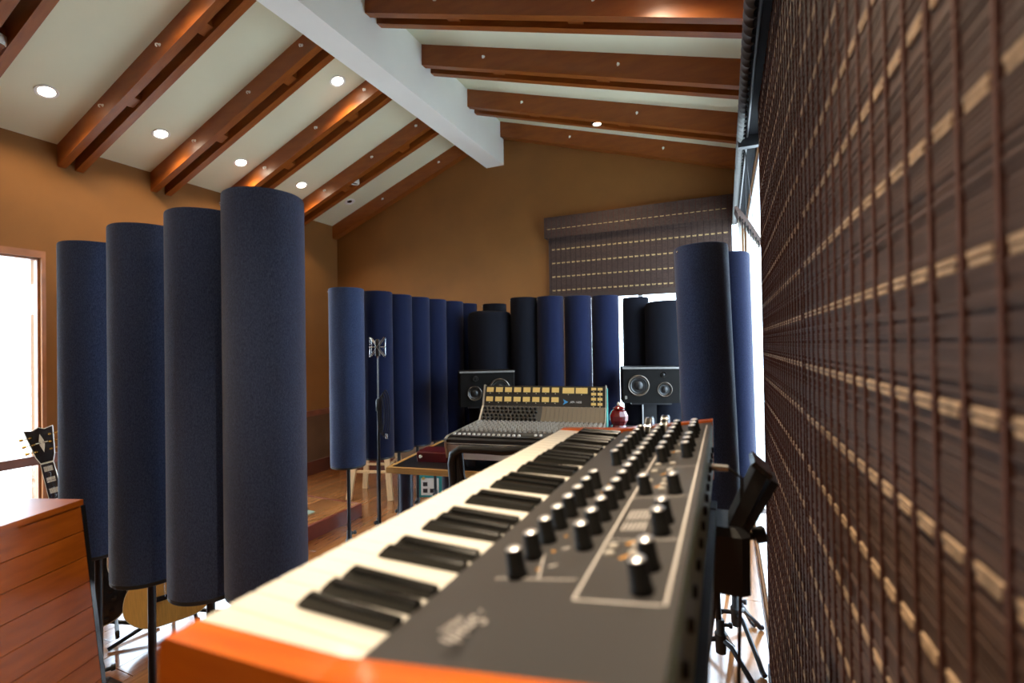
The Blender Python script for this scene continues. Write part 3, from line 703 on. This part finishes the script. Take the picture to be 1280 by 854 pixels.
for k in range(4):
    pts = []
    for q in range(25):
        a = 2*PI*q/24
        pts.append(tuple(vp*(.030+.020*math.sin(a)*(1+.1*k)+.004*k)+Vector((.004*k-.006, -.016+.004*k, 1.10+(.11+.012*k)*math.cos(a)))))
    MB().tube(pts, .003, 6, cap=False).build('cable_coil', BLACKP, mc, True)
MB().tube([tuple(vp*.055+Vector((0, -.01, .985))), tuple(vp*.055+Vector((0, -.01, .955)))], .007, 10).build('cable_connector', CHROME, mc, True)
mm = thing('studio_microphone', 'silver wire shock mount cradling a microphone on the slim stand', 'microphone', (-1.922, 2.319, 1.507), YAW)
hw, hh = .043, .058
for s1 in (-1, 1):
    top = [(-hw, -.02*s1, hh), (0, -.012*s1, .012), (hw, -.02*s1, hh), (hw*.95, -.02*s1, .0), (hw, -.02*s1, -hh), (0, -.012*s1, -.012), (-hw, -.02*s1, -hh), (-hw*.95, -.02*s1, 0), (-hw, -.02*s1, hh)]
    MB().tube(top, .0017, 6).build('wire_frame', CHROME, mm, True)
    MB().tube([(-hw, -.02*s1, hh), (hw, -.02*s1, -hh)], .001, 6).build('elastic_cord', STEEL, mm, True)
    MB().tube([(hw, -.02*s1, hh), (-hw, -.02*s1, -hh)], .0014, 6).build('elastic_cord', STEEL, mm, True)
for sx_ in (-1, 1):
    for sz in (-1, 1): MB().tube([(sx_*hw, -.02, sz*hh), (sx_*hw, .02, sz*hh)], .003, 6).build('corner_pin', CHROME, mm, True)
MB().tube([(-hw*1.2, 0, 0), (hw*1.1, 0, 0)], .0028, 8).build('cross_bar', CHROME, mm, True)
MB().lathe([(.0, -.05), (.014, -.05), (.016, -.045), (.016, .02), (.017, .024), (.017, .04), (.008, .052), (0, .053)], 18, (0, 0, -.005)).build('microphone_body', mat('grey_capsule', (.03, .03, .03), .4, metal=.3), mm, True)
MB().tube([(0, 0, -.067), (0, 0, -.052)], .0055, 8).build('mount_stem', CHROME, mm, True)

# ================================================================== STOOL, RISER, BOX
rs = thing('floor_riser', 'low wooden riser with dark red front edge on the floor at left', 'riser', (0, 0, 0))
MB().box(-4.10, -3.03, 2.15, 3.36, .001, .10).build('core', mat('riser_core', (.05, .02, .012), .7), rs)
for k in range(8): MB().cbox(-4.10+k*.1335, -4.10+(k+1)*.1335-.0015, 2.15, 3.36, .10, .112, .001).build('plank', plankm[k % 3], rs)
MB().box(-3.03, -3.0, 2.13, 3.38, .001, .114).build('edge_board', mat('red_edge_board', (.17, .032, .018), .32, noise=.2, nscale=8, coat=.3), rs)
MB().box(-4.10, -3.03, 3.36, 3.38, .001, .114).build('edge_board', mat('red_edge_board', (.17, .032, .018), .32), rs)
tag(MB().cbox(-3.75, -3.22, 2.76, 3.06, .1125, .1185, .002).build('floor_mat', mat('grey_green_mat', (.20, .24, .17), .9, noise=.2, nscale=80)), 'small grey green mat lying on the low riser', 'mat')
so = thing('wooden_stool', 'pale wooden stool with splayed legs behind the middle tubes', 'stool', (-3.30, 3.95, 0), rad(18))
PINE = mat('pale_pine', (.62, .40, .20), .5, noise=.12, nscale=12, nstretch=(6, 6, 1))
MB().cbox(-.19, .19, -.17, .17, .60, .632, .012).build('seat', PINE, so)
def bar(p, q, a_, b_):
    p, q = Vector(p), Vector(q); d = (q-p).normalized(); u = Vector((0, 1, 0)); u = (u-d*u.dot(d)).normalized(); v = d.cross(u)
    vs = [e+u*s1*b_/2+v*s2*a_/2 for e in (p, q) for s1, s2 in ((-1,-1),(1,-1),(1,1),(-1,1))]
    return MB().add(vs, [(0,1,2,3),(4,7,6,5),(0,4,5,1),(1,5,6,2),(2,6,7,3),(3,7,4,0)])
for sx_ in (-1, 1):
    for sy_ in (-1, 1): bar((sx_*.14, sy_*.12, .60), (sx_*.215, sy_*.20, .001), .055, .03).build('leg', PINE, so)
for s1 in (-1, 1):
    bar((-.185*1, s1*.155, .27), (.185, s1*.155, .27), .022, .03).build('rail', PINE, so)
    MB().tube([(s1*.175, -.15, .34), (s1*.175, .15, .34)], .013, 8).build('rung', PINE, so, True)
bx = thing('cardboard_box', 'teal carton with white label on the floor under the desk', 'box', (-2.845, 4.02, 0), rad(20))
MB().cbox(0, .33, 0, .28, 0, .235, .004).build('carton', mat('teal_card', (.02, .26, .26), .6, noise=.1, nscale=10), bx)
LBL = mat('white_paper', (.75, .75, .70), .7)
MB().box(.03, .21, -.002, .0, .02, .19).build('label_sheet', LBL, bx)
MB().box(.07, .25, .06, .22, .235, .237).build('label_sheet', LBL, bx)
for x, z in ((.05, .045), (.12, .045), (.05, .11)): MB().box(x, x+.045, -.003, -.002, z, z+.04).build('printed_block', BLACKP, bx)
MB().lathe([(.016, 0), (.016, .0015)], 14, (.055, -.0005, .185), (0, -1, 0)).build('round_sticker', mat('yellow_sticker', (.8, .6, .05), .5), bx)

# ================================================================== FOREGROUND CABINET
CAB = mat('cherry_wood', (.22, .052, .004), .34, spec=.25, col2=(.33, .085, .008), nscale=5, nstretch=(2, 2, 9), coat=.12)
A = Vector((-1.575, .685)); LV = Vector((.33, -.944)).normalized(); WV = Vector((-LV.y, LV.x))*-1
cab = thing('wooden_cabinet', 'glossy reddish wooden cabinet of stacked boards in the near left corner', 'cabinet', (A.x, A.y, 0), math.atan2(LV.y, LV.x))
# local: x along the front towards the viewer, y+ is to the right of x (front faces +y after rotation)
Hc = 1.10; Lc = 1.1; Wc = .18
bh = .070; z = Hc; k = 0
while z > .05:
    z0 = max(z-bh, .02); e0 = -.05*(Hc-z)/.45; e1 = -.05*(Hc-z0)/.45
    m = MB().add([(e1, 0, z0+.0012), (Lc, 0, z0+.0012), (Lc, .02, z0+.0012), (e1, .02, z0+.0012), (e0, 0, z-.0012), (Lc, 0, z-.0012), (Lc, .02, z-.0012), (e0, .02, z-.0012)], [(0,3,2,1),(4,5,6,7),(0,1,5,4),(1,2,6,5),(2,3,7,6),(3,0,4,7)])
    m.build('board', CAB, cab); z = z0; k += 1
eb = -.05*(Hc-.02)/.45
MB().prism([(.002, Hc-.003), (Lc-.01, Hc-.003), (Lc-.01, .0), (eb, .0)], -Wc, 0).build('carcass', mat('cabinet_core', (.05, .018, .008), .6), cab)
MB().box(-.006, Lc, -Wc-.004, .022, Hc-.001, Hc+.014).build('top_board', CAB, cab)
MB().add([(-.001, -Wc, Hc-.003), (-.001, .021, Hc-.003), (eb-.002, .021, .0), (eb-.002, -Wc, .0), (-.012, -Wc, Hc-.003), (-.012, .021, Hc-.003), (eb-.013, .021, .0), (eb-.013, -Wc, .0)],
    [(0,1,2,3),(4,7,6,5),(0,4,5,1),(1,5,6,2),(2,6,7,3),(3,7,4,0)]).build('end_panel', BLACKG, cab)

# ================================================================== GUITARS
def outline(pts, n=6):
    P = [Vector(p) for p in pts]; out = []
    for i in range(len(P)):
        p0, p1, p2, p3 = P[i-1], P[i], P[(i+1) % len(P)], P[(i+2) % len(P)]
        for q in range(n):
            t = q/n
            out.append(tuple(.5*((2*p1)+(-p0+p2)*t+(2*p0-5*p1+4*p2-p3)*t*t+(-p0+3*p1-3*p2+p3)*t**3)))
    return out
def sc(poly, s, c=(0, 0)): return [((x-c[0])*s+c[0], (z-c[1])*s+c[1]) for x, z in poly]
def lean(o, loc, rz, lat, back):
    o.matrix_world = Matrix.Translation(loc) @ Matrix.Rotation(rz, 4, 'Z') @ Matrix.Rotation(lat, 4, 'Y') @ Matrix.Rotation(back, 4, 'X')
gt = thing('electric_guitar', 'black electric guitar with gold tuners and ivory binding by the left window', 'guitar')
eb_ = outline([(0, 0), (.11, .015), (.163, .09), (.155, .18), (.115, .25), (.125, .33), (.135, .37), (.10, .385), (.06, .35), (.03, .34), (-.03, .36), (-.07, .385), (-.115, .40), (-.145, .35), (-.12, .25), (-.155, .18), (-.163, .09), (-.11, .015)], 4)
MB().prism(eb_, 0, .05).build('body', BLACKG, gt, True)
MB().prism(sc(eb_, 1.012, (0, .19)), -.0015, .008).build('body_binding', IVORY, gt, True)
MB().prism(sc(eb_, .985, (0, .19)), -.004, .0).build('top_plate', BLACKG, gt, True)
for z in (.16, .26): MB().cbox(-.035, .035, -.016, -.004, z, z+.038, .004).build('pickup', GOLD, gt)
MB().box(-.04, .04, -.018, -.004, .115, .128).build('bridge', GOLD, gt)
for x, z in ((.10, .06), (.125, .12), (.07, .03), (.115, .16)):
    MB().lathe([(.013, 0), (.012, .014), (.0, .016)], 12, (x*.9, -.004, z), (0, -1, 0)).build('control_knob', BLACKG, gt, True)
MB().prism([(-.028, .33), (.028, .33), (.022, .87), (-.022, .87)], -.012, .016).build('neck', BLACKG, gt)
MB().prism([(-.029, .30), (.029, .30), (.0235, .868), (-.0235, .868)], -.016, -.011).build('fretboard', mat('ebony', (.02, .015, .012), .4), gt)
for s1 in (-1, 1): MB().prism([(s1*.0285, .30), (s1*.0305, .30), (s1*.0245, .868), (s1*.0225, .868)], -.017, -.010).build('neck_binding', IVORY, gt)
for k in range(9): MB().box(-.016, .016, -.0168, -.0158, .83-.055*k, .855-.055*k).build('fret_inlay', IVORY, gt)
for k in range(14): MB().box(-.0235, .0235, -.0175, -.0158, .822-.038*k, .8235-.038*k).build('fret', CHROME, gt)
MB().box(-.023, .023, -.019, -.010, .868, .874).build('nut', IVORY, gt)
hs = [(-.023, .874), (.023, .874), (.035, .91), (.036, .925), (.040, .95), (.052, 1.045), (.022, 1.038), (0, 1.050), (-.022, 1.038), (-.052, 1.045), (-.040, .95), (-.036, .925), (-.035, .91)]
MB().prism(hs, -.010, .008).build('headstock', BLACKG, gt)
m = MB()
for (x0, z0), (x1, z1) in zip(hs, hs[1:]+hs[:1]): m.tube([(x0, -.010, z0), (x1, -.010, z1)], .0018, 5)
m.build('headstock_binding', IVORY, gt)
MB().prism([(0, .925), (.010, .968), (0, .972), (-.010, .968)], -.012, -.0095).build('diamond_inlay', IVORY, gt)
MB().prism([(0, 1.018), (.010, .980), (0, .976), (-.010, .980)], -.012, -.0095).build('diamond_inlay', IVORY, gt)
MB().box(-.022, .022, -.012, -.0095, .9715, .9765).build('diamond_inlay', IVORY, gt)
for s1 in (-1, 1):
    for k in range(3):
        z = .935+k*.036; x = s1*(.026+.004*k)
        p = MB().lathe([(.007, 0), (.007, .006), (.004, .012)], 10, (x, -.010, z), (0, -1, 0)).build('tuning_post', GOLD, gt, True)
        MB().tube([(x+s1*.012, .004, z), (x+s1*.030, .004, z)], .003, 6).tube([(x+s1*.028, .004, z), (x+s1*.042, .004, z)], [.006, .0075], 8).build('tuner_button', GOLD, p, True)
for k in range(6): MB().tube([(-.0125+.005*k, -.020, .12), (-.014+.0056*k, -.019, .87)], .0006, 4).build('string', CHROME, gt)
lean(gt, Vector((-2.913, 1.337, .11)), rad(62), rad(-11), rad(-6))
ac = thing('acoustic_guitar', 'blond acoustic guitar standing behind the front tubes, neck hidden', 'guitar')
ab = outline([(0, 0), (.12, .012), (.195, .09), (.19, .19), (.135, .27), (.128, .31), (.145, .37), (.13, .44), (.06, .485), (-.06, .485), (-.13, .44), (-.145, .37), (-.128, .31), (-.135, .27), (-.19, .19), (-.195, .09), (-.12, .012)], 5)
MB().prism(ab, .004, .10).build('sides', mat('rosewood', (.10, .035, .015), .3, noise=.3, nscale=8), ac, True)
MB().prism(sc(ab, 1.006, (0, .24)), .0, .006).build('body_binding', IVORY, ac, True)
MB().prism(sc(ab, .992, (0, .24)), -.003, .002).build('top_plate', mat('spruce_top', (.66, .33, .07), .3, noise=.1, nscale=14, nstretch=(10, 1, 1), coat=.4), ac, True)
MB().lathe([(.052, .0), (.052, .001)], 28, (0, -.0034, .33), (0, -1, 0)).build('sound_hole', mat('hole_dark', (.01, .006, .004), .8), ac)
MB().lathe([(.056, 0), (.062, 0), (.062, .001), (.056, .001)], 28, (0, -.0034, .33), (0, -1, 0)).build('rosette', IVORY, ac)
MB().cbox(-.085, .085, -.014, -.003, .125, .15, .003).build('bridge', BLACKG, ac)
MB().prism([(-.028, .40), (.028, .40), (.022, .86), (-.022, .86)], -.010, .018).build('neck', mat('rosewood', (.10, .035, .015), .3), ac)
MB().prism([(-.028, .38), (.028, .38), (.022, .86), (-.022, .86)], -.0145, -.0095).build('fretboard', mat('ebony', (.02, .015, .012), .4), ac)
MB().prism([(-.022, .86), (.022, .86), (.036, .90), (.034, 1.03), (-.034, 1.03), (-.036, .90)], -.008, .010).build('headstock', mat('rosewood', (.10, .035, .015), .3), ac)
for s1 in (-1, 1):
    for k in range(3): MB().tube([(s1*.03, .002, .92+k*.036), (s1*.052, .002, .92+k*.036)], [.003, .007], 8).build('tuner_button', CHROME, ac, True)
for k in range(6): MB().tube([(-.028+.0112*k, -.014, .14), (-.014+.0056*k, -.0165, .86)], .0007, 4).build('string', CHROME, ac)
lean(ac, Vector((-2.655, 1.575, .09)), rad(60), rad(-4), rad(-8))
def guitar_stand(loc, rz, label):
    t = thing('guitar_stand', label, 'guitar stand', loc, rz)
    MB().tube([(0, .16, .10), (0, .19, .62)], .011, 8).build('post', BLACKM, t, True)
    MB().lathe([(.02, .06), (.022, .12), (.013, .14)], 12, (0, .16, 0)).build('hub', BLACKP, t, True)
    for a in (0.35, 2.79, 4.71): MB().tube([(0, .16, .095), (.29*math.cos(a), .16-.29*math.sin(a)*.9, .012)], .010, 8).build('leg', BLACKM, t, True)
    for s1 in (-1, 1):
        MB().tube([(0, .16, .085), (s1*.09, .15, .07), (s1*.10, -.05, .066), (s1*.10, -.065, .10)], .009, 8).build('cradle_arm', BLACKP, t, True)
guitar_stand((-2.655, 1.575, 0), rad(60), 'black tripod guitar stand under the acoustic guitar')
guitar_stand((-2.913, 1.337, .0), rad(62), 'black tripod guitar stand under the black electric guitar')
